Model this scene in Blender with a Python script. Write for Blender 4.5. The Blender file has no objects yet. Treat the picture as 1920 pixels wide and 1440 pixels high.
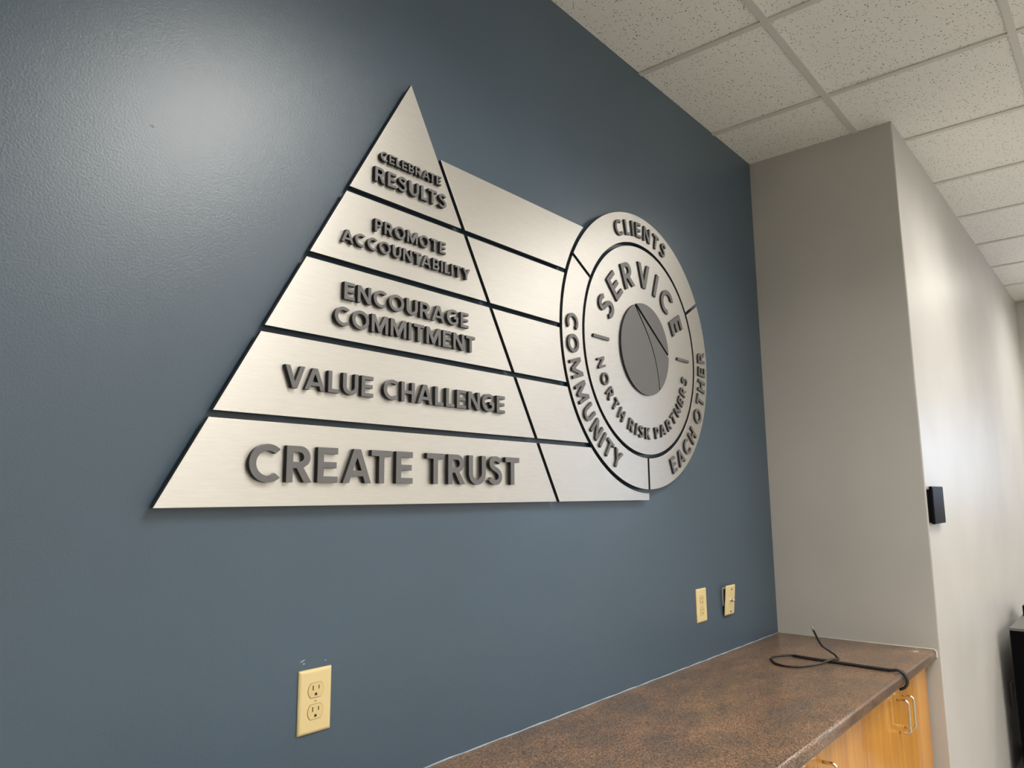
import bpy, math, random
from mathutils import Vector, Matrix
from mathutils.geometry import tessellate_polygon

random.seed(7)
SC = bpy.context.scene
COL = SC.collection
PI = math.pi

# ---------------------------------------------------------------- camera
cd = bpy.data.cameras.new('camera')
cam = bpy.data.objects.new('camera', cd)
COL.objects.link(cam)
cd.sensor_fit = 'HORIZONTAL'
cd.sensor_width = 36.0
cd.lens = 1394.5 * 36.0 / 1920.0
cd.clip_start = 0.02
_f = Vector((0.75676675, 0.63586503, 0.15159074))
_r = Vector((0.64439034, -0.76463714, -0.00954649))
_u = Vector((-0.10984163, -0.10490807, 0.98839724))
cam.matrix_world = Matrix(((_r.x, _u.x, -_f.x, -3.24857),
                           (_r.y, _u.y, -_f.y, -1.26066),
                           (_r.z, _u.z, -_f.z, 1.44821),
                           (0, 0, 0, 1)))
SC.camera = cam

# ---------------------------------------------------------------- view, world, light levels
SC.view_settings.view_transform = 'Standard'
SC.view_settings.look = 'None'
SC.view_settings.gamma = 1.0
SC.view_settings.use_curve_mapping = False
SC.view_settings.exposure = 0.0
world = bpy.data.worlds.new('overcast_sky')
SC.world = world
world.use_nodes = True
world.node_tree.nodes['Background'].inputs[0].default_value = (0.62, 0.76, 1.0, 1)
world.node_tree.nodes['Background'].inputs[1].default_value = 5.0
TROFFER_POWER = 47.0                      # watts per ceiling light
TROFFER_COLOR = (1.0, 0.965, 0.905)
TROFFER_SPREAD = 150.0
LENS_GLOW = 4.0

# room dimensions (metres); blue wall is the plane y = 0, grey return wall is x = 0
H = 2.9816
D = 0.6124                                # the return wall projects to y = -D
XL, XF, YN = -5.6, 3.899, -5.6            # left wall, far wall, near wall
TILE = 0.6096
AX, AY = -0.3892, -0.4695                 # grid lines of the suspended ceiling

# ---------------------------------------------------------------- helpers
def tag(o, label=None, cat=None, group=None, kind=None):
    if label: o['label'] = label
    if cat: o['category'] = cat
    if group: o['group'] = group
    if kind: o['kind'] = kind
    return o

def link(name, me, mat=None, parent=None, loc=None):
    o = bpy.data.objects.new(name, me)
    COL.objects.link(o)
    if mat is not None and me is not None:
        me.materials.clear()
        me.materials.append(mat)
    if parent is not None:
        o.parent = parent
    if loc is not None:
        o.location = loc
    return o

def empty(name, loc=(0, 0, 0)):
    o = bpy.data.objects.new(name, None)
    COL.objects.link(o)
    o.empty_display_size = 0.05
    o.location = loc
    return o

class MB:
    """collects vertices and faces, builds one mesh object"""
    def __init__(self):
        self.v, self.f, self.smooth = [], [], []
    def add(self, vs, fs, smooth=False):
        n = len(self.v)
        self.v += [tuple(p) for p in vs]
        self.f += [tuple(i + n for i in q) for q in fs]
        self.smooth += [smooth] * len(fs)
        return self
    def box(self, a, b):
        x0, y0, z0 = a; x1, y1, z1 = b
        vs = [(x0, y0, z0), (x1, y0, z0), (x1, y1, z0), (x0, y1, z0),
              (x0, y0, z1), (x1, y0, z1), (x1, y1, z1), (x0, y1, z1)]
        return self.add(vs, [(0, 3, 2, 1), (4, 5, 6, 7), (0, 1, 5, 4), (1, 2, 6, 5), (2, 3, 7, 6), (3, 0, 4, 7)])
    def prism(self, poly, h0, h1, axis='z', smooth=False):
        """convex-ish polygon of (a, b) swept from h0 to h1 along axis"""
        def p(a, b, h):
            return {'z': (a, b, h), 'x': (h, a, b), 'y': (a, h, b)}[axis]
        n = len(poly)
        vs = [p(a, b, h0) for a, b in poly] + [p(a, b, h1) for a, b in poly]
        fs = [(i, (i + 1) % n, (i + 1) % n + n, i + n) for i in range(n)]
        self.add(vs, fs, smooth)
        k = len(self.v) - 2 * n
        self.f += [tuple(range(k + n - 1, k - 1, -1)), tuple(range(k + n, k + 2 * n))]
        self.smooth += [False, False]
        return self
    def tube(self, pts, r, n=10, flat=1.0, closed_ends=True):
        """round tube through pts; flat squashes it along the local binormal"""
        pts = [Vector(p) for p in pts]
        rings = []
        prev = None
        for i, p in enumerate(pts):
            t = (pts[min(i + 1, len(pts) - 1)] - pts[max(i - 1, 0)]).normalized()
            if prev is None:
                a = Vector((0, 0, 1)) if abs(t.z) < 0.9 else Vector((1, 0, 0))
                u = t.cross(a).normalized()
            else:
                u = (prev - t * prev.dot(t)).normalized()
            prev = u
            w = t.cross(u)
            rr = r[i] if isinstance(r, (list, tuple)) else r
            rings.append([p + u * (rr * math.cos(2 * PI * k / n)) + w * (rr * flat * math.sin(2 * PI * k / n)) for k in range(n)])
        vs = [q for ring in rings for q in ring]
        fs = []
        for i in range(len(pts) - 1):
            for k in range(n):
                k2 = (k + 1) % n
                fs.append((i * n + k, i * n + k2, (i + 1) * n + k2, (i + 1) * n + k))
        self.add(vs, fs, True)
        if closed_ends:
            b = len(self.v) - len(vs)
            self.f += [tuple(b + k for k in range(n - 1, -1, -1)), tuple(b + (len(pts) - 1) * n + k for k in range(n))]
            self.smooth += [False, False]
        return self
    def mesh(self, name):
        me = bpy.data.meshes.new(name)
        me.from_pydata(self.v, [], self.f)
        me.polygons.foreach_set('use_smooth', self.smooth)
        me.update()
        import bmesh
        bm = bmesh.new(); bm.from_mesh(me)
        bmesh.ops.recalc_face_normals(bm, faces=bm.faces)
        bm.to_mesh(me); bm.free()
        return me
    def build(self, name, mat, parent=None, loc=None, bevel=0.0, seg=2):
        o = link(name, self.mesh(name), mat, parent, loc)
        if bevel:
            m = o.modifiers.new('bevel', 'BEVEL')
            m.width = bevel; m.segments = seg; m.limit_method = 'ANGLE'; m.angle_limit = math.radians(40)
            m.harden_normals = False
        return o

def plate_mesh(name, loops, y_back, y_front, bev=0.0006):
    """solid plate on the wall: loops of (x, z) (outer first, then holes); front faces -y"""
    cu = bpy.data.curves.new(name, 'CURVE')
    cu.dimensions = '2D'
    cu.fill_mode = 'BOTH'
    t = abs(y_back - y_front)
    cu.extrude = max(t / 2 - bev, 1e-5)
    cu.bevel_depth = bev
    cu.bevel_resolution = 1
    cu.offset = -bev
    for lp in loops:
        sp = cu.splines.new('POLY')
        sp.points.add(len(lp) - 1)
        for q, (x, z) in zip(sp.points, lp):
            q.co = (x, z, 0, 1)
        sp.use_cyclic_u = True
    tmp = bpy.data.objects.new(name, cu)
    COL.objects.link(tmp)
    bpy.context.view_layer.update()
    dg = bpy.context.evaluated_depsgraph_get()
    me = bpy.data.meshes.new_from_object(tmp.evaluated_get(dg))
    me.name = name
    bpy.data.objects.remove(tmp)
    bpy.data.curves.remove(cu)
    ym = (y_back + y_front) / 2
    me.transform(Matrix(((1, 0, 0, 0), (0, 0, -1, ym), (0, 1, 0, 0), (0, 0, 0, 1))))
    me.polygons.foreach_set('use_smooth', [False] * len(me.polygons))
    me.update()
    return me

def arc(cx, cz, r, a0, a1, n=24, rz=None):
    rz = r if rz is None else rz
    return [(cx + r * math.cos(math.radians(a0 + (a1 - a0) * i / n)), cz + rz * math.sin(math.radians(a0 + (a1 - a0) * i / n))) for i in range(n + 1)]

# ---------------------------------------------------------------- materials
def new_mat(name):
    m = bpy.data.materials.new(name)
    m.use_nodes = True
    nt = m.node_tree
    return m, nt, nt.nodes['Principled BSDF']

def node(nt, kind, **kw):
    n = nt.nodes.new(kind)
    for k, v in kw.items():
        if k in ('inp',):
            for i, val in v.items(): n.inputs[i].default_value = val
        else:
            setattr(n, k, v)
    return n

def simple(name, col, rough=0.5, metal=0.0, spec=0.5, coat=0.0):
    m, nt, b = new_mat(name)
    b.inputs['Base Color'].default_value = (*col, 1)
    b.inputs['Roughness'].default_value = rough
    b.inputs['Metallic'].default_value = metal
    b.inputs['Specular IOR Level'].default_value = spec
    b.inputs['Coat Weight'].default_value = coat
    b.inputs['Coat Roughness'].default_value = 0.12
    return m

def ramp(nt, stops):
    n = nt.nodes.new('ShaderNodeValToRGB')
    cr = n.color_ramp
    while len(cr.elements) < len(stops): cr.elements.new(0.5)
    for e, (p, c) in zip(cr.elements, stops):
        e.position = p; e.color = (*c, 1)
    return n

def mix(nt, fac, a, b):
    n = nt.nodes.new('ShaderNodeMix'); n.data_type = 'RGBA'
    for s, v in ((0, fac), (6, a), (7, b)):
        if hasattr(v, 'links'): nt.links.new(v, n.inputs[s])
        elif s == 0: n.inputs[0].default_value = v
        else: n.inputs[s].default_value = (*v, 1)
    return n.outputs[2]

def paint_wall(name, col, rough, bump, spec=0.5, scale=170.0, marks=False):
    m, nt, b = new_mat(name)
    tc = node(nt, 'ShaderNodeTexCoord')
    n1 = node(nt, 'ShaderNodeTexNoise', inp={'Scale': scale, 'Detail': 3.0, 'Roughness': 0.55})
    n2 = node(nt, 'ShaderNodeTexNoise', inp={'Scale': 2.2, 'Detail': 2.0})
    nt.links.new(tc.outputs['Object'], n1.inputs['Vector'])
    nt.links.new(tc.outputs['Object'], n2.inputs['Vector'])
    dark = tuple(c * 0.96 for c in col); lite = tuple(min(1, c * 1.04) for c in col)
    rp = ramp(nt, [(0.35, dark), (0.65, lite)])
    nt.links.new(n2.outputs['Fac'], rp.inputs[0])
    base = rp.outputs[0]
    if marks:
        # pale paint chips over the outlet and one dark nick high on the wall
        n3 = node(nt, 'ShaderNodeTexNoise', inp={'Scale': 140.0, 'Detail': 1.0})
        mp = node(nt, 'ShaderNodeMapping', inp={'Scale': (0.35, 1.0, 1.0)})
        nt.links.new(tc.outputs['Object'], mp.inputs[0]); nt.links.new(mp.outputs[0], n3.inputs['Vector'])
        def spot(c, rx, rz):
            s = node(nt, 'ShaderNodeVectorMath', operation='SUBTRACT'); s.inputs[1].default_value = c
            nt.links.new(tc.outputs['Object'], s.inputs[0])
            k = node(nt, 'ShaderNodeVectorMath', operation='MULTIPLY'); k.inputs[1].default_value = (1 / rx, 0, 1 / rz)
            nt.links.new(s.outputs[0], k.inputs[0])
            ln = node(nt, 'ShaderNodeVectorMath', operation='LENGTH'); nt.links.new(k.outputs[0], ln.inputs[0])
            lt = node(nt, 'ShaderNodeMath', operation='LESS_THAN'); lt.inputs[1].default_value = 1.0
            nt.links.new(ln.outputs['Value'], lt.inputs[0])
            return lt.outputs[0]
        thr = node(nt, 'ShaderNodeMath', operation='GREATER_THAN'); thr.inputs[1].default_value = 0.672
        nt.links.new(n3.outputs['Fac'], thr.inputs[0])
        mu = node(nt, 'ShaderNodeMath', operation='MULTIPLY')
        nt.links.new(thr.outputs[0], mu.inputs[0]); nt.links.new(spot((-2.352, 0, 1.139), 0.035, 0.010), mu.inputs[1])
        base = mix(nt, mu.outputs[0], base, (0.30, 0.36, 0.43))
        base = mix(nt, spot((-2.7193, 0, 2.097), 0.0048, 0.0026), base, (0.012, 0.016, 0.03))
    nt.links.new(base, b.inputs['Base Color'])
    b.inputs['Roughness'].default_value = rough
    b.inputs['Specular IOR Level'].default_value = spec
    bp = node(nt, 'ShaderNodeBump', inp={'Strength': bump, 'Distance': 0.0015})
    nt.links.new(n1.outputs['Fac'], bp.inputs['Height'])
    nt.links.new(bp.outputs[0], b.inputs['Normal'])
    return m

def brushed_metal(name, col, rough, aniso):
    m, nt, b = new_mat(name)
    tc = node(nt, 'ShaderNodeTexCoord')
    mp = node(nt, 'ShaderNodeMapping', inp={'Scale': (26.0, 200.0, 700.0)})
    nz = node(nt, 'ShaderNodeTexNoise', inp={'Scale': 1.0, 'Detail': 4.0, 'Roughness': 0.6})
    nt.links.new(tc.outputs['Object'], mp.inputs[0]); nt.links.new(mp.outputs[0], nz.inputs['Vector'])
    rp = ramp(nt, [(0.3, tuple(c * 0.95 for c in col)), (0.7, tuple(min(1, c * 1.04) for c in col))])
    nt.links.new(nz.outputs['Fac'], rp.inputs[0])
    nt.links.new(rp.outputs[0], b.inputs['Base Color'])
    b.inputs['Metallic'].default_value = 1.0
    b.inputs['Roughness'].default_value = rough
    b.inputs['Anisotropic'].default_value = aniso
    tg = node(nt, 'ShaderNodeCombineXYZ', inp={0: 0.0, 1: 0.0, 2: 1.0})
    vt = node(nt, 'ShaderNodeVectorTransform', vector_type='VECTOR', convert_from='OBJECT', convert_to='WORLD')
    nt.links.new(tg.outputs[0], vt.inputs[0])
    nt.links.new(vt.outputs[0], b.inputs['Tangent'])
    bp = node(nt, 'ShaderNodeBump', inp={'Strength': 0.08, 'Distance': 0.0004})
    nt.links.new(nz.outputs['Fac'], bp.inputs['Height'])
    nt.links.new(bp.outputs[0], b.inputs['Normal'])
    return m

def ceiling_tile_mat():
    m, nt, b = new_mat('mineral_fibre_tile')
    tc = node(nt, 'ShaderNodeTexCoord')
    base = (0.86, 0.84, 0.775)
    # pinholes: small voronoi cells, only a share of them punched, plus drifted density
    vo = node(nt, 'ShaderNodeTexVoronoi', feature='F1', inp={'Scale': 118.0, 'Randomness': 1.0})
    ns = node(nt, 'ShaderNodeTexNoise', inp={'Scale': 260.0, 'Detail': 1.0})
    wp = node(nt, 'ShaderNodeMixRGB', blend_type='ADD', inp={0: 0.006})
    nt.links.new(tc.outputs['Object'], wp.inputs[1]); nt.links.new(ns.outputs['Color'], wp.inputs[2])
    nt.links.new(tc.outputs['Object'], ns.inputs['Vector'])
    nt.links.new(wp.outputs[0], vo.inputs['Vector'])
    sp = node(nt, 'ShaderNodeSeparateColor'); nt.links.new(vo.outputs['Color'], sp.inputs[0])
    size = node(nt, 'ShaderNodeMapRange', inp={1: 0.15, 2: 1.0, 3: 0.08, 4: 0.28})
    nt.links.new(sp.outputs[0], size.inputs[0])
    hole = node(nt, 'ShaderNodeMath', operation='LESS_THAN')
    nt.links.new(vo.outputs['Distance'], hole.inputs[0]); nt.links.new(size.outputs[0], hole.inputs[1])
    n2 = node(nt, 'ShaderNodeTexNoise', inp={'Scale': 700.0, 'Detail': 2.0})
    nt.links.new(tc.outputs['Object'], n2.inputs['Vector'])
    rp = ramp(nt, [(0.3, tuple(c * 0.94 for c in base)), (0.7, tuple(c * 1.04 for c in base))])
    nt.links.new(n2.outputs['Fac'], rp.inputs[0])
    nt.links.new(mix(nt, hole.outputs[0], rp.outputs[0], (0.05, 0.045, 0.038)), b.inputs['Base Color'])
    b.inputs['Roughness'].default_value = 0.95
    b.inputs['Specular IOR Level'].default_value = 0.1
    return m

def laminate_mat():
    m, nt, b = new_mat('mottled_brown_laminate')
    tc = node(nt, 'ShaderNodeTexCoord')
    mp = node(nt, 'ShaderNodeMapping', inp={'Scale': (1.0, 1.7, 1.7)})
    nt.links.new(tc.outputs['Object'], mp.inputs[0])
    n1 = node(nt, 'ShaderNodeTexNoise', inp={'Scale': 5.5, 'Detail': 4.0, 'Roughness': 0.6})
    n2 = node(nt, 'ShaderNodeTexNoise', inp={'Scale': 210.0, 'Detail': 4.0, 'Roughness': 0.7})
    n3 = node(nt, 'ShaderNodeTexNoise', inp={'Scale': 380.0, 'Detail': 2.0, 'Roughness': 0.6})
    for n in (n1, n2, n3): nt.links.new(mp.outputs[0], n.inputs['Vector'])
    r1 = ramp(nt, [(0.34, (0.105, 0.075, 0.055)), (0.5, (0.145, 0.092, 0.058)), (0.66, (0.20, 0.120, 0.072))])
    nt.links.new(n1.outputs['Fac'], r1.inputs[0])
    r2 = ramp(nt, [(0.40, (0.28, 0.26, 0.24)), (0.5, (0.95, 0.95, 0.95)), (0.60, (2.3, 2.15, 2.0))])
    nt.links.new(n2.outputs['Fac'], r2.inputs[0])
    mu = node(nt, 'ShaderNodeMixRGB', blend_type='MULTIPLY', inp={0: 1.0})
    nt.links.new(r1.outputs[0], mu.inputs[1]); nt.links.new(r2.outputs[0], mu.inputs[2])
    g = node(nt, 'ShaderNodeMapRange', inp={1: 0.60, 2: 0.68, 3: 0.0, 4: 0.7})
    nt.links.new(n3.outputs['Fac'], g.inputs[0])
    nt.links.new(mix(nt, g.outputs[0], mu.outputs[0], (0.36, 0.27, 0.20)), b.inputs['Base Color'])
    b.inputs['Roughness'].default_value = 0.28
    b.inputs['Specular IOR Level'].default_value = 0.45
    bp = node(nt, 'ShaderNodeBump', inp={'Strength': 0.12, 'Distance': 0.0006})
    nt.links.new(n2.outputs['Fac'], bp.inputs['Height']); nt.links.new(bp.outputs[0], b.inputs['Normal'])
    return m

def wood_mat():
    m, nt, b = new_mat('honey_maple_veneer')
    tc = node(nt, 'ShaderNodeTexCoord')
    mp = node(nt, 'ShaderNodeMapping', inp={'Scale': (1.0, 1.0, 0.045)})
    nt.links.new(tc.outputs['Object'], mp.inputs[0])
    n1 = node(nt, 'ShaderNodeTexNoise', inp={'Scale': 26.0, 'Detail': 5.0, 'Roughness': 0.6, 'Distortion': 0.6})
    n2 = node(nt, 'ShaderNodeTexNoise', inp={'Scale': 190.0, 'Detail': 3.0})
    nt.links.new(mp.outputs[0], n1.inputs['Vector']); nt.links.new(mp.outputs[0], n2.inputs['Vector'])
    r1 = ramp(nt, [(0.3, (0.47, 0.185, 0.010)), (0.5, (0.59, 0.25, 0.014)), (0.72, (0.68, 0.315, 0.024))])
    nt.links.new(n1.outputs['Fac'], r1.inputs[0])
    r2 = ramp(nt, [(0.3, (0.88, 0.87, 0.85)), (0.7, (1.05, 1.05, 1.05))])
    nt.links.new(n2.outputs['Fac'], r2.inputs[0])
    mu = node(nt, 'ShaderNodeMixRGB', blend_type='MULTIPLY', inp={0: 1.0})
    nt.links.new(r1.outputs[0], mu.inputs[1]); nt.links.new(r2.outputs[0], mu.inputs[2])
    nt.links.new(mu.outputs[0], b.inputs['Base Color'])
    b.inputs['Roughness'].default_value = 0.35
    b.inputs['Coat Weight'].default_value = 0.45
    b.inputs['Coat Roughness'].default_value = 0.06
    return m

def carpet_mat():
    m, nt, b = new_mat('grey_carpet')
    tc = node(nt, 'ShaderNodeTexCoord')
    n1 = node(nt, 'ShaderNodeTexNoise', inp={'Scale': 220.0, 'Detail': 2.0})
    nt.links.new(tc.outputs['Object'], n1.inputs['Vector'])
    r1 = ramp(nt, [(0.3, (0.24, 0.235, 0.22)), (0.7, (0.38, 0.37, 0.345))])
    nt.links.new(n1.outputs['Fac'], r1.inputs[0]); nt.links.new(r1.outputs[0], b.inputs['Base Color'])
    b.inputs['Roughness'].default_value = 0.95
    return m

def emit_mat(name, col, strength):
    m, nt, b = new_mat(name)
    b.inputs['Base Color'].default_value = (0.8, 0.8, 0.8, 1)
    b.inputs['Emission Color'].default_value = (*col, 1)
    b.inputs['Emission Strength'].default_value = strength
    return m

def glass_mat():
    m, nt, b = new_mat('window_glass')
    b.inputs['Base Color'].default_value = (0.95, 0.97, 1, 1)
    b.inputs['Roughness'].default_value = 0.0
    b.inputs['Transmission Weight'].default_value = 1.0
    b.inputs['IOR'].default_value = 1.02
    return m

M_BLUE = paint_wall('slate_blue_satin_paint', (0.054, 0.092, 0.133), 0.37, 0.25, spec=0.85, scale=235.0, marks=True)
M_GREY = paint_wall('warm_grey_paint', (0.50, 0.480, 0.448), 0.40, 0.10, spec=0.45)
M_BEIGE = paint_wall('beige_paint', (0.62, 0.595, 0.54), 0.6, 0.05, spec=0.3)
M_TILE = ceiling_tile_mat()
M_TEE = simple('grid_white_enamel', (0.64, 0.615, 0.56), 0.45)
M_PANEL = brushed_metal('brushed_aluminium', (0.72, 0.70, 0.665), 0.42, 0.5)
M_EDGE = simple('panel_core', (0.035, 0.037, 0.042), 0.5)
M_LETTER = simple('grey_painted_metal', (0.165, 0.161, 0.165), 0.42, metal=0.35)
M_LSHADE = simple('letter_side_shade', (0.016, 0.015, 0.0145), 0.5, spec=0.25)  # shaded copy of the letter metal, dark reflection put into the colour
M_IVORY = simple('ivory_plastic', (0.74, 0.60, 0.31), 0.32)
M_IVORY2 = simple('ivory_plastic_face', (0.70, 0.55, 0.27), 0.35)
M_SLOT = simple('slot_dark', (0.02, 0.017, 0.014), 0.7)
M_STEEL = simple('screw_steel', (0.62, 0.60, 0.56), 0.28, metal=1.0)
M_NICKEL = simple('satin_nickel', (0.70, 0.66, 0.60), 0.24, metal=1.0)
M_LAM = laminate_mat()
M_WOOD = wood_mat()
M_GAP = simple('cabinet_interior', (0.20, 0.09, 0.02), 0.7)
M_TOE = simple('toe_kick', (0.03, 0.025, 0.02), 0.6)
M_CAULK = simple('white_caulk', (0.80, 0.75, 0.66), 0.5)
M_CAULKB = simple('painted_caulk', (0.33, 0.38, 0.43), 0.5)
M_BLACKP = simple('black_plastic', (0.005, 0.005, 0.006), 0.5, spec=0.08)
M_BLACKG = simple('black_glass', (0.001, 0.001, 0.001), 0.35, spec=0.02)
M_RUBBER = simple('black_rubber', (0.012, 0.012, 0.013), 0.42)
M_SLEEVE = simple('black_braided_sleeve', (0.010, 0.010, 0.012), 0.6)
M_BLACKC = simple('black_laminate_cabinet', (0.002, 0.002, 0.0025), 0.5, spec=0.05)
M_GREYTOP = simple('grey_cabinet_top', (0.12, 0.115, 0.105), 0.45, spec=0.3)
M_WHITEP = simple('grey_white_plastic', (0.42, 0.39, 0.38), 0.4)
M_HOUSING = simple('lamp_housing_white', (0.75, 0.74, 0.70), 0.4)
M_LENS = emit_mat('lamp_lens', TROFFER_COLOR, LENS_GLOW)
M_CARPET = carpet_mat()
M_GLASS = glass_mat()
M_FRAME = simple('dark_window_frame', (0.05, 0.047, 0.043), 0.4)
M_BLUELED = simple('blue_plastic', (0.10, 0.13, 0.55), 0.3)

# ---------------------------------------------------------------- room shell
def wall(name, a, b, mat, bevel=0.0, seg=2):
    return tag(MB().box(a, b).build(name, mat, bevel=bevel, seg=seg), kind='structure')

wall('floor', (XL - 0.1, YN - 0.1, -0.1), (XF + 0.1, 0.1, 0.0), M_CARPET)
wall('wall_back', (XL - 0.1, 0.0, 0.0), (0.0, 0.12, H + 0.25), M_BLUE)
wall('wall_right', (0.0, -D, 0.0), (XF + 0.1, 0.12, H + 0.25), M_GREY, bevel=0.006, seg=3)
wall('wall_left', (XL - 0.1, YN, 0.0), (XL, 0.0, H + 0.25), M_BEIGE)
wall('wall_near', (XL - 0.1, YN - 0.1, 0.0), (XF + 0.1, YN, H + 0.25), M_BEIGE)

# far wall with a window opening
WY0, WY1, WZ0, WZ1 = -3.6, -1.40, 1.35, 2.15
wf = MB()
wf.box((XF, YN, 0), (XF + 0.1, WY0, H + 0.25))
wf.box((XF, WY1, 0), (XF + 0.1, -D, H + 0.25))
wf.box((XF, WY0, 0), (XF + 0.1, WY1, WZ0))
wf.box((XF, WY0, WZ1), (XF + 0.1, WY1, H + 0.25))
tag(wf.build('wall_far', M_GREY), kind='structure')
win = tag(empty('window_1', (XF + 0.05, (WY0 + WY1) / 2, WZ0)), kind='structure')
fr = MB()
hw, hh, t = (WY1 - WY0) / 2, WZ1 - WZ0, 0.05
fr.box((-0.04, -hw, 0), (0.04, -hw + t, hh)).box((-0.04, hw - t, 0), (0.04, hw, hh))
fr.box((-0.04, -hw + t, 0), (0.04, hw - t, t)).box((-0.04, -hw + t, hh - t), (0.04, hw - t, hh))
fr.box((-0.03, -0.02, t), (0.03, 0.02, hh - t))
fr.build('window_frame', M_FRAME, win)
MB().box((-0.004, -hw + t, t), (0.004, -0.02, hh - t)).build('pane', M_GLASS, win)
MB().box((-0.004, 0.02, t), (0.004, hw - t, hh - t)).build('pane', M_GLASS, win)

# ceiling: 2 ft tiles in a grid, 2 x 4 ft troffers in some of the cells
LIGHT_CELLS = [(AX - 2.5 * TILE + 4 * TILE * i, AY - 2 * TILE - 4 * TILE * j) for i in (-1, 0, 1, 2) for j in (0, 1) if (i, j) != (-1, 0)]
def is_light(cx, cy):
    return any(abs(cx - lx) < 0.1 and abs(cy - ly) < TILE * .6 for lx, ly in LIGHT_CELLS)
ct, tee = MB(), MB()
ix0 = math.floor((XL - AX) / TILE); ix1 = math.ceil((XF - AX) / TILE)
iy0 = math.floor((YN - AY) / TILE); iy1 = math.ceil((0 - AY) / TILE)
for i in range(ix0, ix1):
    for j in range(iy0, iy1):
        x0, x1 = AX + i * TILE, AX + (i + 1) * TILE
        y0, y1 = AY + j * TILE, AY + (j + 1) * TILE
        if is_light((x0 + x1) / 2, (y0 + y1) / 2): continue
        x0, x1 = max(x0, XL), min(x1, XF); y0, y1 = max(y0, YN), min(y1, 0.0)
        rects = [(x0, y0, x1, y1)]
        if y1 > -D and x1 > 0:                       # cut around the projecting wall
            rects = []
            if x0 < 0: rects.append((x0, y0, 0.0, y1))
            if y0 < -D: rects.append((max(x0, 0.0), y0, x1, -D))
        for a, b_, c, d_ in rects:
            if c - a > 0.004 and d_ - b_ > 0.004:
                ct.box((a, b_, H + 0.006), (c, d_, H + 0.022))
ceil = tag(ct.build('ceiling', M_TILE), kind='structure')
TW = 0.012
for i in range(ix0, ix1 + 1):
    x = AX + i * TILE
    if XL < x < XF:
        tee.box((x - TW, YN, H), (x + TW, 0.0 if x < -0.02 else -D, H + 0.0058))
for j in range(iy0, iy1 + 1):
    y = AY + j * TILE
    if not YN < y < 0: continue
    for i in range(ix0, ix1):
        x0, x1 = max(AX + i * TILE, XL), min(AX + (i + 1) * TILE, 0.0 if y > -D else XF)
        if x1 > x0 and not is_light(AX + (i + .5) * TILE, y):
            tee.box((x0, y - TW, H + 0.0002), (x1, y + TW, H + 0.0056))
tee.build('ceiling_grid', M_TEE, ceil)
tag(MB().box((XL - 0.1, YN - 0.1, H + 0.25), (XF + 0.1, 0.12, H + 0.35)).build('ceiling_slab', M_BEIGE, ceil))

for k, (lx, ly) in enumerate(LIGHT_CELLS):
    root = empty('ceiling_light', (lx, ly, H))
    tag(root, 'long recessed ceiling light set in the white tile grid', 'light', 'recessed ceiling lights')
    s, l, w = TILE / 2 - 0.013, TILE - 0.013, 0.02
    hz = MB()
    hz.box((-s, -l, 0.006), (-s + w, l, 0.10)).box((s - w, -l, 0.006), (s, l, 0.10))
    hz.box((-s + w, -l, 0.006), (s - w, -l + w, 0.10)).box((-s + w, l - w, 0.006), (s - w, l, 0.10))
    hz.box((-s, -l, 0.10), (s, l, 0.11))
    hz.build('housing', M_HOUSING, root)
    MB().box((-s + w, -l + w, 0.050), (s - w, l - w, 0.056)).build('lens', M_LENS, root)
    ld = bpy.data.lights.new('lamp', 'AREA')
    ld.shape = 'RECTANGLE'; ld.size = 0.54; ld.size_y = 1.15
    ld.energy = TROFFER_POWER * (0.62 if lx > 0 and ly > -2.5 else 1.05)   # dimmer tubes along the far wall
    ld.color = TROFFER_COLOR
    ld.spread = math.radians(TROFFER_SPREAD)
    lo = bpy.data.objects.new('lamp', ld)
    COL.objects.link(lo); lo.parent = root; lo.location = (0, 0, 0.045)

# daylight arriving through the window opening (portal guides the sky light)
pd = bpy.data.lights.new('window_portal', 'AREA')
pd.shape = 'RECTANGLE'; pd.size = WY1 - WY0; pd.size_y = WZ1 - WZ0
pd.cycles.is_portal = True
po = bpy.data.objects.new('window_portal', pd); COL.objects.link(po)
po.location = (XF + 0.12, (WY0 + WY1) / 2, (WZ0 + WZ1) / 2)
po.rotation_euler = (PI / 2, 0, PI / 2)

# ---------------------------------------------------------------- lettering
# glyph outlines of a bold geometric sans, cap height = 1; returns (width, loops)
S = 0.192
def bowl(x1, z0, z1, n=14):
    r = (z1 - z0) / 2
    return arc(x1, (z0 + z1) / 2, r, 90, -90, n)
def stroke(pts, t):
    """offset a smooth centre line by +-t/2"""
    L, Rr = [], []
    n = len(pts)
    for i, p in enumerate(pts):
        a, b = pts[max(i - 1, 0)], pts[min(i + 1, n - 1)]
        dx, dz = b[0] - a[0], b[1] - a[1]
        l = math.hypot(dx, dz)
        nx, nz = -dz / l * t / 2, dx / l * t / 2
        L.append((p[0] + nx, p[1] + nz)); Rr.append((p[0] - nx, p[1] - nz))
    return L + Rr[::-1]
def bez(p0, p1, p2, p3, n=10):
    out = []
    for i in range(n + 1):
        t = i / n; u = 1 - t
        out.append(tuple(u**3 * a + 3 * u*u*t * b + 3 * u*t*t * c + t**3 * d for a, b, c, d in zip(p0, p1, p2, p3)))
    return out
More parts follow.
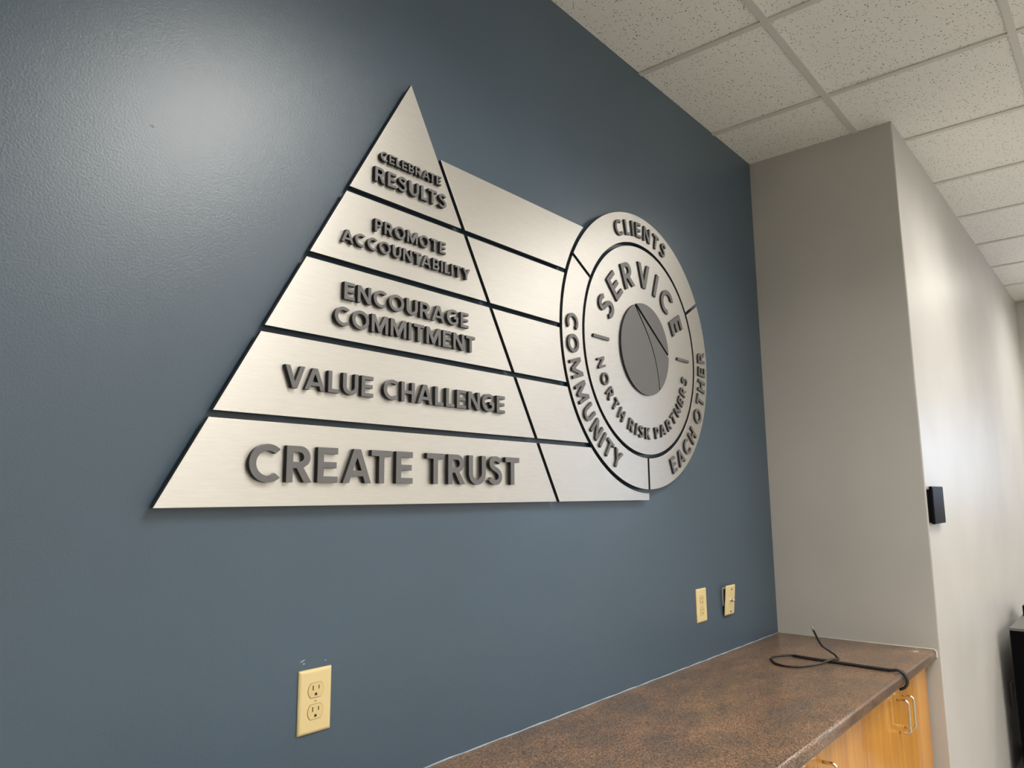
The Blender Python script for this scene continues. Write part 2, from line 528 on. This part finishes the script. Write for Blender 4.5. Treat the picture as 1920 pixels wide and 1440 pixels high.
def glyph(ch):
    if ch == 'I': return S, [[(0, 0), (S, 0), (S, 1), (0, 1)]]
    if ch == 'L':
        w = .56; return w, [[(0, 0), (w, 0), (w, .18), (S, .18), (S, 1), (0, 1)]]
    if ch == 'E':
        w = .64; return w, [[(0, 0), (w, 0), (w, .18), (S, .18), (S, .415), (w - .04, .415), (w - .04, .59), (S, .59), (S, .82), (w, .82), (w, 1), (0, 1)]]
    if ch == 'T':
        w = .73; a = (w - S) / 2; return w, [[(a, 0), (a + S, 0), (a + S, .82), (w, .82), (w, 1), (0, 1), (0, .82), (a, .82)]]
    if ch == 'H':
        w = .80; return w, [[(0, 0), (S, 0), (S, .40), (w - S, .40), (w - S, 0), (w, 0), (w, 1), (w - S, 1), (w - S, .58), (S, .58), (S, 1), (0, 1)]]
    if ch == 'N':
        w = .84; return w, [[(0, 0), (S - .01, 0), (S - .01, .66), (w - .215, 0), (w, 0), (w, 1), (w - S + .01, 1), (w - S + .01, .34), (.215, 1), (0, 1)]]
    if ch == 'M':
        w = 1.04; c = w / 2; return w, [[(0, 0), (S - .01, 0), (S - .01, .62), (c - .085, .04), (c + .085, .04), (w - S + .01, .62), (w - S + .01, 0), (w, 0), (w, 1), (w - .22, 1), (c, .37), (.22, 1), (0, 1)]]
    if ch == 'V':
        w = .90; c = w / 2; return w, [[(c - .115, 0), (c + .115, 0), (w, 1), (w - .215, 1), (c, .30), (.215, 1), (0, 1)]]
    if ch == 'A':
        w = .96; c = w / 2
        k = lambda z: c - (c - .212) * (1 - (z) / .80)          # inner left edge at height z
        h = [(c, .745), (k(.37) + .0, .37), (2 * c - k(.37), .37)]
        return w, [[(0, 0), (.212, 0), (k(.20), .20), (2 * c - k(.20), .20), (w - .212, 0), (w, 0), (c + .115, 1), (c - .115, 1)], h]
    if ch == 'Y':
        w = .86; c = w / 2; s = S / 2; return w, [[(c - s, 0), (c + s, 0), (c + s, .40), (w, 1), (w - .225, 1), (c, .58), (.225, 1), (0, 1), (c - s, .40)]]
    if ch == 'K':
        w = .80; return w, [[(0, 0), (S, 0), (S, .42), (.535, 0), (w, 0), (.385, .53), (.775, 1), (.53, 1), (S, .585), (S, 1), (0, 1)]]
    if ch == 'O':
        w = 1.02; r = w / 2; return w, [arc(r, .5, r, 0, 352.5, 47, .515), arc(r, .5, r - S, 0, 352.5, 47, .515 - .185)]
    if ch == 'C':
        w = .86; r = .51; return w, [arc(r, .5, r, 47, 313, 36, .515) + arc(r, .5, r - S, 309, 51, 36, .515 - .185)]
    if ch == 'G':
        w = .94; r = .51
        o = arc(r, .5, r, 49, 322, 38, .515)
        i = arc(r, .5, r - S, 305, 53, 34, .515 - .185)
        x = o[-1][0]
        return w, [o + [(x, .565), (x - .36, .565), (x - .36, .395), (x - S, .395), (x - S, i[0][1] + .01)] + i]
    if ch == 'U':
        w = .80; r = w / 2
        o = arc(r, r - .015, r, 180, 360, 24); i = arc(r, r - .015, r - S, 0, -180, 24, r - .185)
        return w, [[(0, 1)] + o + [(w, 1), (w - S, 1)] + i + [(S, 1)]]
    if ch == 'P':
        b = bowl(.36, .375, 1); h = bowl(.345, .375 + .175, 1 - .175)
        return .675, [[(0, 0), (S, 0), (S, .375)] + b[::-1] + [(0, 1)], [(S, .55)] + h[::-1] + [(S, .825)]]
    if ch == 'R':
        b = bowl(.40, .385, 1); h = bowl(.375, .385 + .175, 1 - .175)
        bb = b[::-1][4:]                                         # bowl from lower right upwards
        return .76, [[(0, 0), (S, 0), (S, .385), (.30, .385), (.525, 0), (.76, 0), (.505, .405)] + bb + [(0, 1)], [(S, .56)] + h[::-1] + [(S, .825)]]
    if ch == 'B':
        b1 = bowl(.395, 0, .545)[::-1]; b2 = bowl(.37, .505, 1)[::-1]
        b1 = [p for p in b1 if p[1] < .515]; b2 = [p for p in b2 if p[1] > .535]
        h1 = bowl(.38, .17, .40, 10); h2 = bowl(.35, .595, .83, 10)
        return .675, [[(0, 0)] + b1 + [(.545, .525)] + b2 + [(0, 1)], [(S, .17)] + h1[::-1] + [(S, .40)], [(S, .595)] + h2[::-1] + [(S, .83)]]
    if ch == 'S':
        c = bez((.575, .795), (.50, .885), (.41, .925), (.32, .925)) + bez((.32, .925), (.17, .925), (.10, .82), (.105, .73))[1:] \
            + bez((.105, .73), (.115, .54), (.545, .57), (.555, .29))[1:] + bez((.555, .29), (.56, .15), (.45, .075), (.32, .075))[1:] \
            + bez((.32, .075), (.20, .075), (.12, .12), (.055, .205))[1:]
        return .655, [stroke(c, S - .012)]
    raise KeyError(ch)

KERN = {'AT': -.16, 'TA': -.16, 'LT': -.14, 'TY': -.06, 'AL': -.02, 'VA': -.17, 'AC': -.05, 'RA': -.03, 'LI': -.02, 'AP': 0, 'PA': -.13, 'ET': -.02, 'RT': -.03, 'TH': 0, 'RV': -.04, 'CO': -.02, 'OM': 0}
def layout(text, track):
    """pen positions, in cap heights"""
    x, out = 0.0, []
    for i, ch in enumerate(text):
        if ch == ' ':
            x += .40; continue
        w, lp = glyph(ch)
        out.append((ch, x, w, lp))
        x += w + track + (KERN.get(text[i:i + 2], 0))
    return out, x - track

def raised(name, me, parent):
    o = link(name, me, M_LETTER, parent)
    me.materials.append(M_LSHADE)           # one grey metal; shade on the cut sides is painted as a darker colour
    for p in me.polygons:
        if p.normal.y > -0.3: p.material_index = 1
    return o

def letters_line(text, parent, x0, x1, z0, z1, y0, y1, track=.17):
    """a straight line of raised letters filling x0..x1, baseline z0, cap line z1"""
    h = z1 - z0
    out, tot = layout(text, track)
    k = (x1 - x0) / tot
    px, py, pz = parent.parent.location
    for ch, x, w, lp in out:
        loops = [[((x0 + (x + a) * k) - px, (z0 + b * h) - pz) for a, b in l] for l in lp]
        me = plate_mesh('letter', loops, y0 - py, y1 - py, 0.0005)
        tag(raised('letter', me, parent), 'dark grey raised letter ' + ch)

def letters_arc(text, parent, cx, cz, a_mid, r_base, r_cap, top, y0, y1, span=None, track=.2):
    """raised letters on a circle; top=True reads clockwise, else counterclockwise with caps inward"""
    h = abs(r_cap - r_base)
    out, tot = layout(text, track)
    rm = (r_base + r_cap) / 2
    px, py, pz = parent.parent.location
    total = span if span else math.degrees(tot * h / rm)
    for ch, x, w, lp in out:
        f = (x + w / 2) / tot - .5
        ang = math.radians(a_mid - f * total if top else a_mid + f * total)
        rad = Vector((math.cos(ang), math.sin(ang)))
        up = rad if top else -rad
        rt = Vector((up.y, -up.x))
        o = Vector((cx, cz)) + rad * r_base
        loops = []
        for l in lp:
            loops.append([tuple(o + rt * ((a - w / 2) * h) + up * (b * h) - Vector((px, pz))) for a, b in l])
        me = plate_mesh('letter', loops, y0 - py, y1 - py, 0.0004)
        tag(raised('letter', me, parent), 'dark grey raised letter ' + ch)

# ---------------------------------------------------------------- the wall sign: separate metal plates
YB, YF = -0.012, -0.022                   # back and front of the plates
YL, YLC = -0.0315, -0.0275                # front of the big letters / of the ring letters
SX, SZ = -2.1374, 2.4256                  # apex
Z0, PITCH, RH, HB = 1.4373, 0.16945, 0.1564, 0.5495
def half(z): return HB * (SZ - z) / (SZ - Z0)
CX, CZ = -1.0800, 1.9380                  # centre of the round part
RO, RI, RD, GAP = 0.4660, 0.3650, 0.3525, 0.0132

TRI = tag(empty('triangle_sign', (SX, 0, Z0)), 'brushed metal triangle sign with five lettered rows and plain bands, on blue wall', 'sign')
RND = tag(empty('round_sign', (CX, 0, CZ)), 'round brushed metal sign with grey centre and lettered ring, right of the triangle', 'sign')

def sign_plate(loop, root, pins, name):
    cx, cz = root.location.x, root.location.z
    rel = [[(x - cx, z - cz) for x, z in loop]]
    me = plate_mesh(name, rel, YB - 0, YF, 0.0005)
    o = link(name, me, M_PANEL, root)
    me.materials.append(M_EDGE)
    for p in me.polygons:                  # dark core shows on the sides and back
        if p.normal.y > -0.3: p.material_index = 1
    for (x, z) in pins:                    # hidden spacers hold the plate off the wall
        MB().prism([(x - cx + .008 * math.cos(a * PI / 6), z - cz + .008 * math.sin(a * PI / 6)) for a in range(12)], YB, 0.0, 'y').build('spacer', M_EDGE, o)
    return o

rows = []
texts = [[('CREATE TRUST', -2.524, -1.7588, 1.4815, 1.5507, .17)],
         [('VALUE CHALLENGE', -2.4565, -1.8139, 1.6615, 1.7055, .17)],
         [('ENCOURAGE', -2.3240, -1.9490, 1.8608, 1.8982, .16), ('COMMITMENT', -2.3464, -1.9255, 1.8030, 1.8430, .16)],
         [('PROMOTE', -2.2461, -2.0283, 2.0300, 2.0588, .18), ('ACCOUNTABILITY', -2.3340, -1.9425, 1.9840, 2.0120, .18)],
         [('CELEBRATE', -2.2341, -2.0448, 2.1995, 2.2215, .17), ('RESULTS', -2.2486, -2.0269, 2.1455, 2.1800, .17)]]
for k in range(5):
    zb = Z0 + PITCH * k; zt = zb + RH
    if k < 4:
        loop = [(SX - half(zb), zb), (SX + half(zb), zb), (SX + half(zt), zt), (SX - half(zt), zt)]
    else:
        loop = [(SX - half(zb), zb), (SX + half(zb), zb), (SX, SZ)]
    zm = zb + RH * .45
    o = sign_plate(loop, TRI, [(SX - half(zm) * .6, zm), (SX + half(zm) * .6, zm)], 'lettered_plate')
    for txt, x0, x1, z0, z1, tr in texts[k]:
        letters_line(txt, o, x0, x1, z0, z1, YF, YL, tr)

RG = RO + GAP
def left_on_circle(z): return CX - math.sqrt(max(RG * RG - (z - CZ) ** 2, 0))
for k in range(5):
    zb = Z0 + PITCH * k; zt = zb + RH
    xl = lambda z: SX + half(z) + .0135
    loop = [(xl(zb), zb)]
    if k == 0:
        xr = -1.0835
        zc0 = CZ - math.sqrt(RG * RG - (xr - CX) ** 2)
        loop += [(xr, zb), (xr, zc0)]
        a0 = math.degrees(math.atan2(zc0 - CZ, xr - CX)) % 360
    else:
        a0 = math.degrees(math.atan2(zb - CZ, left_on_circle(zb) - CX)) % 360
    a1 = math.degrees(math.atan2(zt - CZ, left_on_circle(zt) - CX)) % 360
    loop += arc(CX, CZ, RG, a0, a1, 20) + [(xl(zt), zt)]
    zm = (zb + zt) / 2
    sign_plate(loop, TRI, [(xl(zm) + .06, zm), (left_on_circle(zt) - .05 if k < 4 else -1.66, zm)], 'plain_plate')

g = .0058
for a0, a1, txt, am, top, rb, rc, span in (
        (30, 150, 'CLIENTS', 90, True, .3875, .4400, 48.5),
        (150, 270, 'COMMUNITY', 209.5, False, .4475, .3930, 72.5),
        (270, 390, 'EACH OTHER', -31, False, .4440, .3900, 76)):
    do, di = math.degrees(g / RO), math.degrees(g / RI)
    loop = arc(CX, CZ, RO, a0 + do, a1 - do, 48) + arc(CX, CZ, RI, a1 - di, a0 + di, 48)
    rm = (RO + RI) / 2
    pins = [(CX + rm * math.cos(math.radians(q)), CZ + rm * math.sin(math.radians(q))) for q in (a0 + 25, a1 - 25)]
    o = sign_plate(loop, RND, pins, 'ring_plate')
    letters_arc(txt, o, CX, CZ, am, rb, rc, top, YF, YLC, span)

disc = sign_plate(arc(CX, CZ, RD, 0, 356.25, 95), RND, [(CX - .2, CZ), (CX + .2, CZ)], 'disc_plate')
letters_arc('SERVICE', disc, CX, CZ, 92, .2130, .2990, True, YF, YLC, 142, .3)
letters_arc('NORTH RISK PARTNERS', disc, CX, CZ, 270, .3030, .2640, False, YF, YLC, 154, .3)
dl = RND.location
for s in (-1, 1):
    xs = sorted((s * .224, s * .312))
    me = plate_mesh('dash', [[(CX + a - dl.x, CZ - .001 + b - dl.z) for a, b in ((xs[0], -.005), (xs[1], -.005), (xs[1], .005), (xs[0], .005))]], YF, YLC, .0004)
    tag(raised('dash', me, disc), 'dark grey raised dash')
# dark grey medallion in three pieces, parted by a straight and a curved slit
RK, YK = .1565, -.0285
P1, P2 = (-.056, .1455), (.1565, -.0035)
tn = Vector((P2[0] - P1[0], P2[1] - P1[1])).normalized(); nn = Vector((tn.y, -tn.x))   # nn points to lower left
def off(p, d): return (p[0] - nn.x * d, p[1] - nn.y * d)
def on_rim(p, t):
    # extend p along +-t until it meets the rim
    b = p[0] * t[0] + p[1] * t[1]; c = p[0] ** 2 + p[1] ** 2 - RK ** 2
    s = -b + math.sqrt(max(b * b - c, 0))
    return (p[0] + t[0] * s, p[1] + t[1] * s)
def ang(p): return math.degrees(math.atan2(p[1], p[0]))
a_hi0, a_hi1 = on_rim(off((0.05, .0715), .0038), (-tn.x, -tn.y)), on_rim(off((0.05, .0715), .0038), (tn.x, tn.y))
b_hi0, b_hi1 = on_rim(off((0.05, .0715), -.0038), (-tn.x, -tn.y)), on_rim(off((0.05, .0715), -.0038), (tn.x, tn.y))
piece_a = arc(0, 0, RK, ang(a_hi1), ang(a_hi0), 24)
# curved slit from top to lower right
cv = bez((-.0625, .1435), (.010, .060), (.070, .010), (.0845, -.1315), 24)
def cv_off(d):
    out = []
    for i, p in enumerate(cv):
        a, b = cv[max(i - 1, 0)], cv[min(i + 1, 24)]
        l = math.hypot(b[0] - a[0], b[1] - a[1])
        w = d * (1 - .35 * i / 24)
        out.append((p[0] - (b[1] - a[1]) / l * w, p[1] + (b[0] - a[0]) / l * w))
    return out
cr_, cl_ = cv_off(.0030), cv_off(-.0030)
cut = [p for p in cr_ if math.hypot(*p) < RK - .0015]
cut = [p for p in cut if (p[0] - P1[0]) * nn.x + (p[1] - P1[1]) * nn.y > .0046]
e_ang = ang(cr_[-1])
piece_b = [p for p in arc(0, 0, RK, e_ang + .4, ang(b_hi1), 24)] + [cut[0]] + cut[1:]
cutl = [p for p in cl_ if math.hypot(*p) < RK - .0015]
piece_c = cutl[::1] + arc(0, 0, RK, ang(cl_[-1]) - .4, ang(cl_[0]) - 360 + .6, 60)
me = plate_mesh('medallion_slit_shade', [[(CX + a - dl.x, CZ + b - dl.z) for a, b in arc(0, 0, RK - .005, 0, 355, 71)]], YF, YF - .0022, .0003)  # added black sheet that paints the shade deep in the slits
tag(link('medallion_slit_shade', me, M_BLACKP, disc), 'black sheet standing for the deep shade in the slits')
for pc in (piece_a, piece_b, piece_c):
    me = plate_mesh('medallion_segment', [[(CX + x - dl.x, CZ + z - dl.z) for x, z in pc]], YF, YK, .0004)
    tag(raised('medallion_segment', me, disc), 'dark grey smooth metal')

# ---------------------------------------------------------------- outlets on the blue wall
def rrect(x0, z0, x1, z1, r, n=5):
    return (arc(x1 - r, z0 + r, r, 270, 360, n) + arc(x1 - r, z1 - r, r, 0, 90, n) + arc(x0 + r, z1 - r, r, 90, 180, n) + arc(x0 + r, z0 + r, r, 180, 270, n))

def cover_plate(w, h, t, edge):
    """domed wall plate, back at y=0, centre at origin"""
    mb = MB()
    a = rrect(-w / 2, -h / 2, w / 2, h / 2, .002, 3)
    b = rrect(-w / 2 + edge, -h / 2 + edge, w / 2 - edge, h / 2 - edge, .004, 3)
    n = len(a)
    rings = [[(x, 0, z) for x, z in a], [(x, -t * .45, z) for x, z in a],
             [(.5 * x + .5 * u, -t * .88, .5 * z + .5 * v) for (x, z), (u, v) in zip(a, b)], [(x, -t, z) for x, z in b]]
    vs = [p for r in rings for p in r]
    fs = []
    for i in range(3):
        for k in range(n):
            fs.append((i * n + k, i * n + (k + 1) % n, (i + 1) * n + (k + 1) % n, (i + 1) * n + k))
    fs.append(tuple(range(3 * n, 4 * n))); fs.append(tuple(range(n - 1, -1, -1)))
    mb.add(vs, fs, False)
    mb.smooth = [True] * (3 * n) + [False, False]
    return mb

def make_outlet(x, z, w, h, label):
    root = tag(empty('wall_outlet', (x, 0, z)), label, 'outlet', 'duplex outlets on the blue wall')
    cover_plate(w, h, .0055, .006).build('cover_plate', M_IVORY, root)
    for s in (1, -1):
        zc = s * .0195
        # socket outline: circle with flat top and bottom
        a = math.degrees(math.asin(.0133 / .0172))
        lp = arc(0, zc, .0172, -a, a, 12) + arc(0, zc, .0172, 180 - a, 180 + a, 12)
        lo = arc(0, zc, .0180, -a, a, 12) + arc(0, zc, .0180, 180 - a, 180 + a, 12)
        rim = link('socket_recess', plate_mesh('socket_recess', [lo], -.0040, -.00575, .0001), M_SLOT, root)
        rim.data.materials.clear(); rim.data.materials.append(M_GAP)
        fa = link('socket_face', plate_mesh('socket_face', [lp], -.0040, -.0066, .0004), M_IVORY2, root)
        sl = MB()
        sl.box((-.0078, -.0068, zc + .0005), (-.0056, -.0060, zc + .0092))
        sl.box((.0056, -.0068, zc + .0015), (.0075, -.0060, zc + .0085))
        sl.prism(arc(0, zc - .0072, .0028, 0, 180, 8) + [(-.0028, zc - .0094), (.0028, zc - .0094)], -.0068, -.0060, 'y')
        sl.build('slot', M_SLOT, fa)
    sc_ = MB(); sc_.prism(arc(0, 0, .0030, 0, 345, 23), -.0064, -.005, 'y')
    so = sc_.build('screw', M_IVORY, root)
    MB().add([(-.0022, -.0066, .0012), (-.0016, -.0066, .0018), (.0024, -.0066, -.0008), (.0018, -.0066, -.0016),
              (-.0022, -.0062, .0012), (-.0016, -.0062, .0018), (.0024, -.0062, -.0008), (.0018, -.0062, -.0016)],
             [(0, 1, 2, 3), (4, 7, 6, 5), (0, 4, 5, 1), (1, 5, 6, 2), (2, 6, 7, 3), (3, 7, 4, 0)]).build('screw_slot', M_SLOT, so)
    return root
make_outlet(-2.3480, 1.0690, .0745, .1172, 'larger looking ivory duplex outlet low on the blue wall, under CREATE TRUST')
make_outlet(-.7080, 1.0622, .0775, .1165, 'ivory duplex outlet on the blue wall above the counter, left of the loose plate')

# loose cable plate hanging off its bracket
root = tag(empty('cable_plate', (-.4745, 0, 1.004)), 'loose ivory cable plate with a metal connector, tilting off the blue wall above the counter', 'wall plate')
br = MB()
br.box((-.0545, -.004, .036), (-.0490, 0, .102)).box((.034, -.004, .036), (.0395, 0, .102))
br.box((-.0490, -.004, .036), (.034, 0, .042)).box((-.0490, -.004, .097), (.034, 0, .102))
tag(br.build('bracket', M_WHITEP, root), 'white mounting bracket')
MB().box((-.0489, -.003, .0421), (.0339, -.0006, .0969)).build('box_opening', M_SLOT, root)
pl = cover_plate(.080, .110, .005, .005).build('cover_plate', M_IVORY, root, (-.019, -.0065, 0))
tilt = math.radians(5.5)
R_ = Matrix.Rotation(tilt, 4, 'X')
pl.data.transform(Matrix.Translation((0, 0, .0555)))
pl.data.transform(R_)
def on_plate(mb): 
    mb.v = [tuple(R_ @ Vector(p)) for p in mb.v]; return mb
for zz in (.0965, .0145):
    sc_ = MB(); sc_.prism(arc(.002, zz, .0042, 0, 345, 23), -.0072, -.003, 'y')
    s1 = on_plate(sc_).build('screw', M_STEEL, pl)
    m2 = MB(); m2.box((-.002, -.0078, zz - .0008), (.006, -.0071, zz + .0008)); on_plate(m2).build('screw_slot', M_SLOT, s1)
cn = MB()
cn.prism(arc(.002, .0555, .0062, 0, 300, 5), -.0085, -.004, 'y')
cn.tube([(.002, -.0085, .0555), (.002, -.0200, .0555)], .0044, 14)
for q in range(4): cn.tube([(.002, -.0105 - q * .0025, .0555), (.002, -.0115 - q * .0025, .0555)], .0050, 14)
tag(on_plate(cn).build('connector', M_STEEL, pl), 'metal coaxial connector')

# ---------------------------------------------------------------- counter and cabinets
CT, CB = .870, .829                       # top and underside of the counter
NOSE = -.5975
rr = (CT - CB) / 2
def nose_profile(r=rr, n=12, grow=0.0):
    rt, rb = .011, .016
    return arc(NOSE + rt, CT - rt, rt + grow, 90, 180, n // 2) + arc(NOSE + rb, CB + rb, rb + grow, 180, 270, n // 2)
XC0 = -2.474
prof = [(0.0 - .001, CB), (0.0 - .001, CT)] + nose_profile()
cmb = MB()
npf = len(prof)
cmb.prism(prof, XC0, -.0015, 'x', smooth=False)
ctop = cmb.build('countertop', M_LAM)
ctop.data.polygons.foreach_set('use_smooth', [True if 2 <= i < npf - 1 else False for i in range(npf)] + [False, False])
tag(ctop, 'brown mottled laminate countertop with rounded front edge, against the blue wall', 'countertop')
# pale scuff at the far front corner
sc_ = MB(); sc_.add([(-.093, -.532, CT + .0003), (-.066, -.538, CT + .0003), (-.058, -.556, CT + .0003), (-.078, -.552, CT + .0003), (-.088, -.560, CT + .0003), (-.100, -.548, CT + .0003)], [(0, 1, 2, 3, 4, 5)])
tag(sc_.build('scuff', simple('pale_scuff', (.38, .29, .23), .6), ctop), 'pale scuffed patch')

# caulk beads where the counter meets the walls
ck = MB()
ck.tube([(-.0015, -.003, CT + .001), (-.0015, NOSE + .0115, CT + .001)] + [(-.0015, y, z) for y, z in nose_profile(grow=.0012)[1:9]], .0024, 8)
tag(ck.build('trim_1', M_CAULK), kind='structure')
ck = MB()
pts = []
for i in range(61):
    x = XC0 + (0 - XC0) * i / 60
    pts.append((x, -.0006, CT + .0008 + .0006 * math.sin(i * 1.7)))
ck.tube(pts, [.0018 + .0007 * math.sin(i * 2.3) for i in range(61)], 6)
tag(ck.build('trim_2', M_CAULKB), kind='structure')

YD = -.560                                 # front of the doors
def make_handle(parent, x):
    hm = MB()
    zt, zb, yo = .7775, .6760, YD - .0345
    pts = [(x, YD, zt), (x, yo + .012, zt)]
    pts += [(x, yo + .012 - .012 * math.sin(q * PI / 12), zt - .012 + .012 * math.cos(q * PI / 12)) for q in range(1, 7)]
    pts += [(x, yo + .012 - .012 * math.cos(q * PI / 12), zb + .012 - .012 * math.sin(q * PI / 12)) for q in range(0, 7)]
    pts += [(x, YD, zb)]
    hm.tube(pts, .0042, 10)
    tag(hm.build('handle', M_NICKEL, parent), 'bent satin metal pull')
cab_labels = ['honey coloured wooden base cabinet at the far end of the counter, beside the grey wall',
              'honey coloured wooden base cabinet cut off by the bottom edge of the photo',
              'honey coloured wooden base cabinet under the near end of the counter']
for k in range(3):
    x1 = -.014 - .822 * k if k == 0 else -.824 * k
    x0 = -.824 * (k + 1) + .001
    root = tag(empty('base_cabinet', ((x0 + x1) / 2, 0, 0)), cab_labels[k], 'cabinet', 'wooden base cabinets under the counter')
    cx = (x0 + x1) / 2
    cw = (x1 - x0) / 2
    b = MB(); b.box((-cw, YD + .0205, .10), (cw, -.002, CB - .0005))
    b.build('body', M_GAP, root)
    MB().box((-cw, YD + .07, 0), (cw, -.002, .0995)).build('toe_kick', M_TOE, root)
    for s in (-1, 1):
        a, c = (-cw + .0012, -.0014) if s < 0 else (.0014, cw - .0012)
        d = MB().box((a, YD, .105), (c, YD + .020, CB - .006)).build('door', M_WOOD, root, bevel=.0015)
        make_handle(d, s * .0350)

# ---------------------------------------------------------------- black cable lying over the counter edge
root = tag(empty('cable', (-.47, -.4, CT)), 'black cable in a sleeve, looped on the brown counter and hooked over its front edge', 'cable')
def rel(pts): return [(x + .47, y + .4, z - CT) for x, y, z in pts]
sl = [(-.4540, -.2270, CT + .0062), (-.4600, -.30, CT + .0050), (-.4690, -.40, CT + .0050), (-.4790, -.50, CT + .0050), (-.4850, -.556, CT + .0055)]
rc = rr + .0090
sl += [(-.4870 - .0004 * i, NOSE + rr + rc * math.cos(math.radians(q)), CB + rr + rc * math.sin(math.radians(q))) for i, q in enumerate(range(92, 265, 12))]
tag(MB().tube(rel(sl), .0085, 12, flat=.55).build('sleeve', M_SLEEVE, root), 'black braided sleeve')
def crom(pts, n=8):
    out = []
    P = [pts[0]] + pts + [pts[-1]]
    for i in range(1, len(P) - 2):
        p0, p1, p2, p3 = (Vector(q) for q in P[i - 1:i + 3])
        for k in range(n):
            t = k / n
            out.append(.5 * ((2 * p1) + (-p0 + p2) * t + (2 * p0 - 5 * p1 + 4 * p2 - p3) * t * t + (-p0 + 3 * p1 - 3 * p2 + p3) * t ** 3))
    out.append(Vector(pts[-1]))
    return out
zc = CT + .0040
wire = [(-.4560, -.2400, CT + .0060), (-.4570, -.2180, CT + .0062), (-.4780, -.1880, CT + .005), (-.5180, -.1730, zc), (-.5600, -.1890, zc), (-.6050, -.2190, zc), (-.6270, -.2560, zc),
        (-.6180, -.2890, zc), (-.5900, -.3140, zc), (-.5400, -.3420, zc + .002), (-.4820, -.3640, CT + .0118), (-.4350, -.3720, CT + .0100), (-.3960, -.3660, CT + .005),
        (-.3780, -.3540, CT + .0045), (-.3800, -.3490, CT + .0120), (-.3980, -.3450, CT + .0215), (-.4300, -.3400, CT + .0367), (-.4660, -.3350, CT + .0540), (-.4860, -.3300, CT + .0760), (-.4965, -.3250, CT + .0967), (-.5080, -.3225, CT + .1120)]
MB().tube(crom(rel(wire)), .0036, 8).build('wire', M_RUBBER, root)
tp = rel([(-.5080, -.3225, CT + .1120), (-.5184, -.3200, CT + .1254)])
tag(MB().tube(tp, .0028, 8).build('tip', M_STEEL, root), 'bright metal tip')

# ---------------------------------------------------------------- black control panel on the grey wall
root = tag(empty('control_panel', (.11, -D, 1.405)), 'small black control panel mounted on the grey wall near its corner', 'control panel')
MB().box((-.098, -.008, -.066), (.085, 0, .061)).build('back_box', M_BLACKP, root, bevel=.001)
MB().box((-.0965, -.0205, -.0715), (.104, -.008, .0725)).build('body', M_BLACKP, root, bevel=.003, seg=3)
tag(MB().box((-.090, -.0212, -.064), (.098, -.0204, .066)).build('screen', M_BLACKG, root), 'dark glossy screen')

# ---------------------------------------------------------------- black cabinet at the right edge
root = tag(empty('black_cabinet', (1.75, -.92, 0)), 'tall black cabinet at the right edge of the photo, against the grey wall', 'cabinet')
x0, y1, zt = 1.290 - 1.75, -.670 + .92, .785
MB().box((x0, y1 - .52, .06), (x0 + .90, y1, zt - .012)).build('body', M_BLACKC, root, bevel=.002)
tag(MB().box((x0, y1 - .525, zt - .012), (x0 + .905, y1, zt)).build('top', M_GREYTOP, root), 'grey top')
for sx in (x0 + .06, x0 + .84):
    for sy in (y1 - .46, y1 - .06):
        MB().prism([(sx + .03 * math.cos(a * PI / 8), .03 + .03 * math.sin(a * PI / 8)) for a in range(16)], sy - .012, sy + .012, 'y').build('caster', M_BLACKP, root)
root = tag(empty('desktop_device', (1.86, -.80, zt)), 'small dark device with a bluish edge, standing on the black cabinet', 'device')
MB().box((-.10, -.14, 0), (.14, .12, .055)).build('case', M_BLACKP, root, bevel=.003)
MB().box((-.104, -.13, .012), (-.1, .11, .040)).build('front_strip', M_BLUELED, root)

# wall plate low on the grey wall, seen in the cabinet's shadow
root = tag(empty('wall_plate', (1.60, -D, .405)), 'pale blank wall plate low on the grey wall, in the shadow of the black cabinet', 'wall plate')
cover_plate(.075, .118, .006, .006).build('cover_plate', M_WHITEP, root)
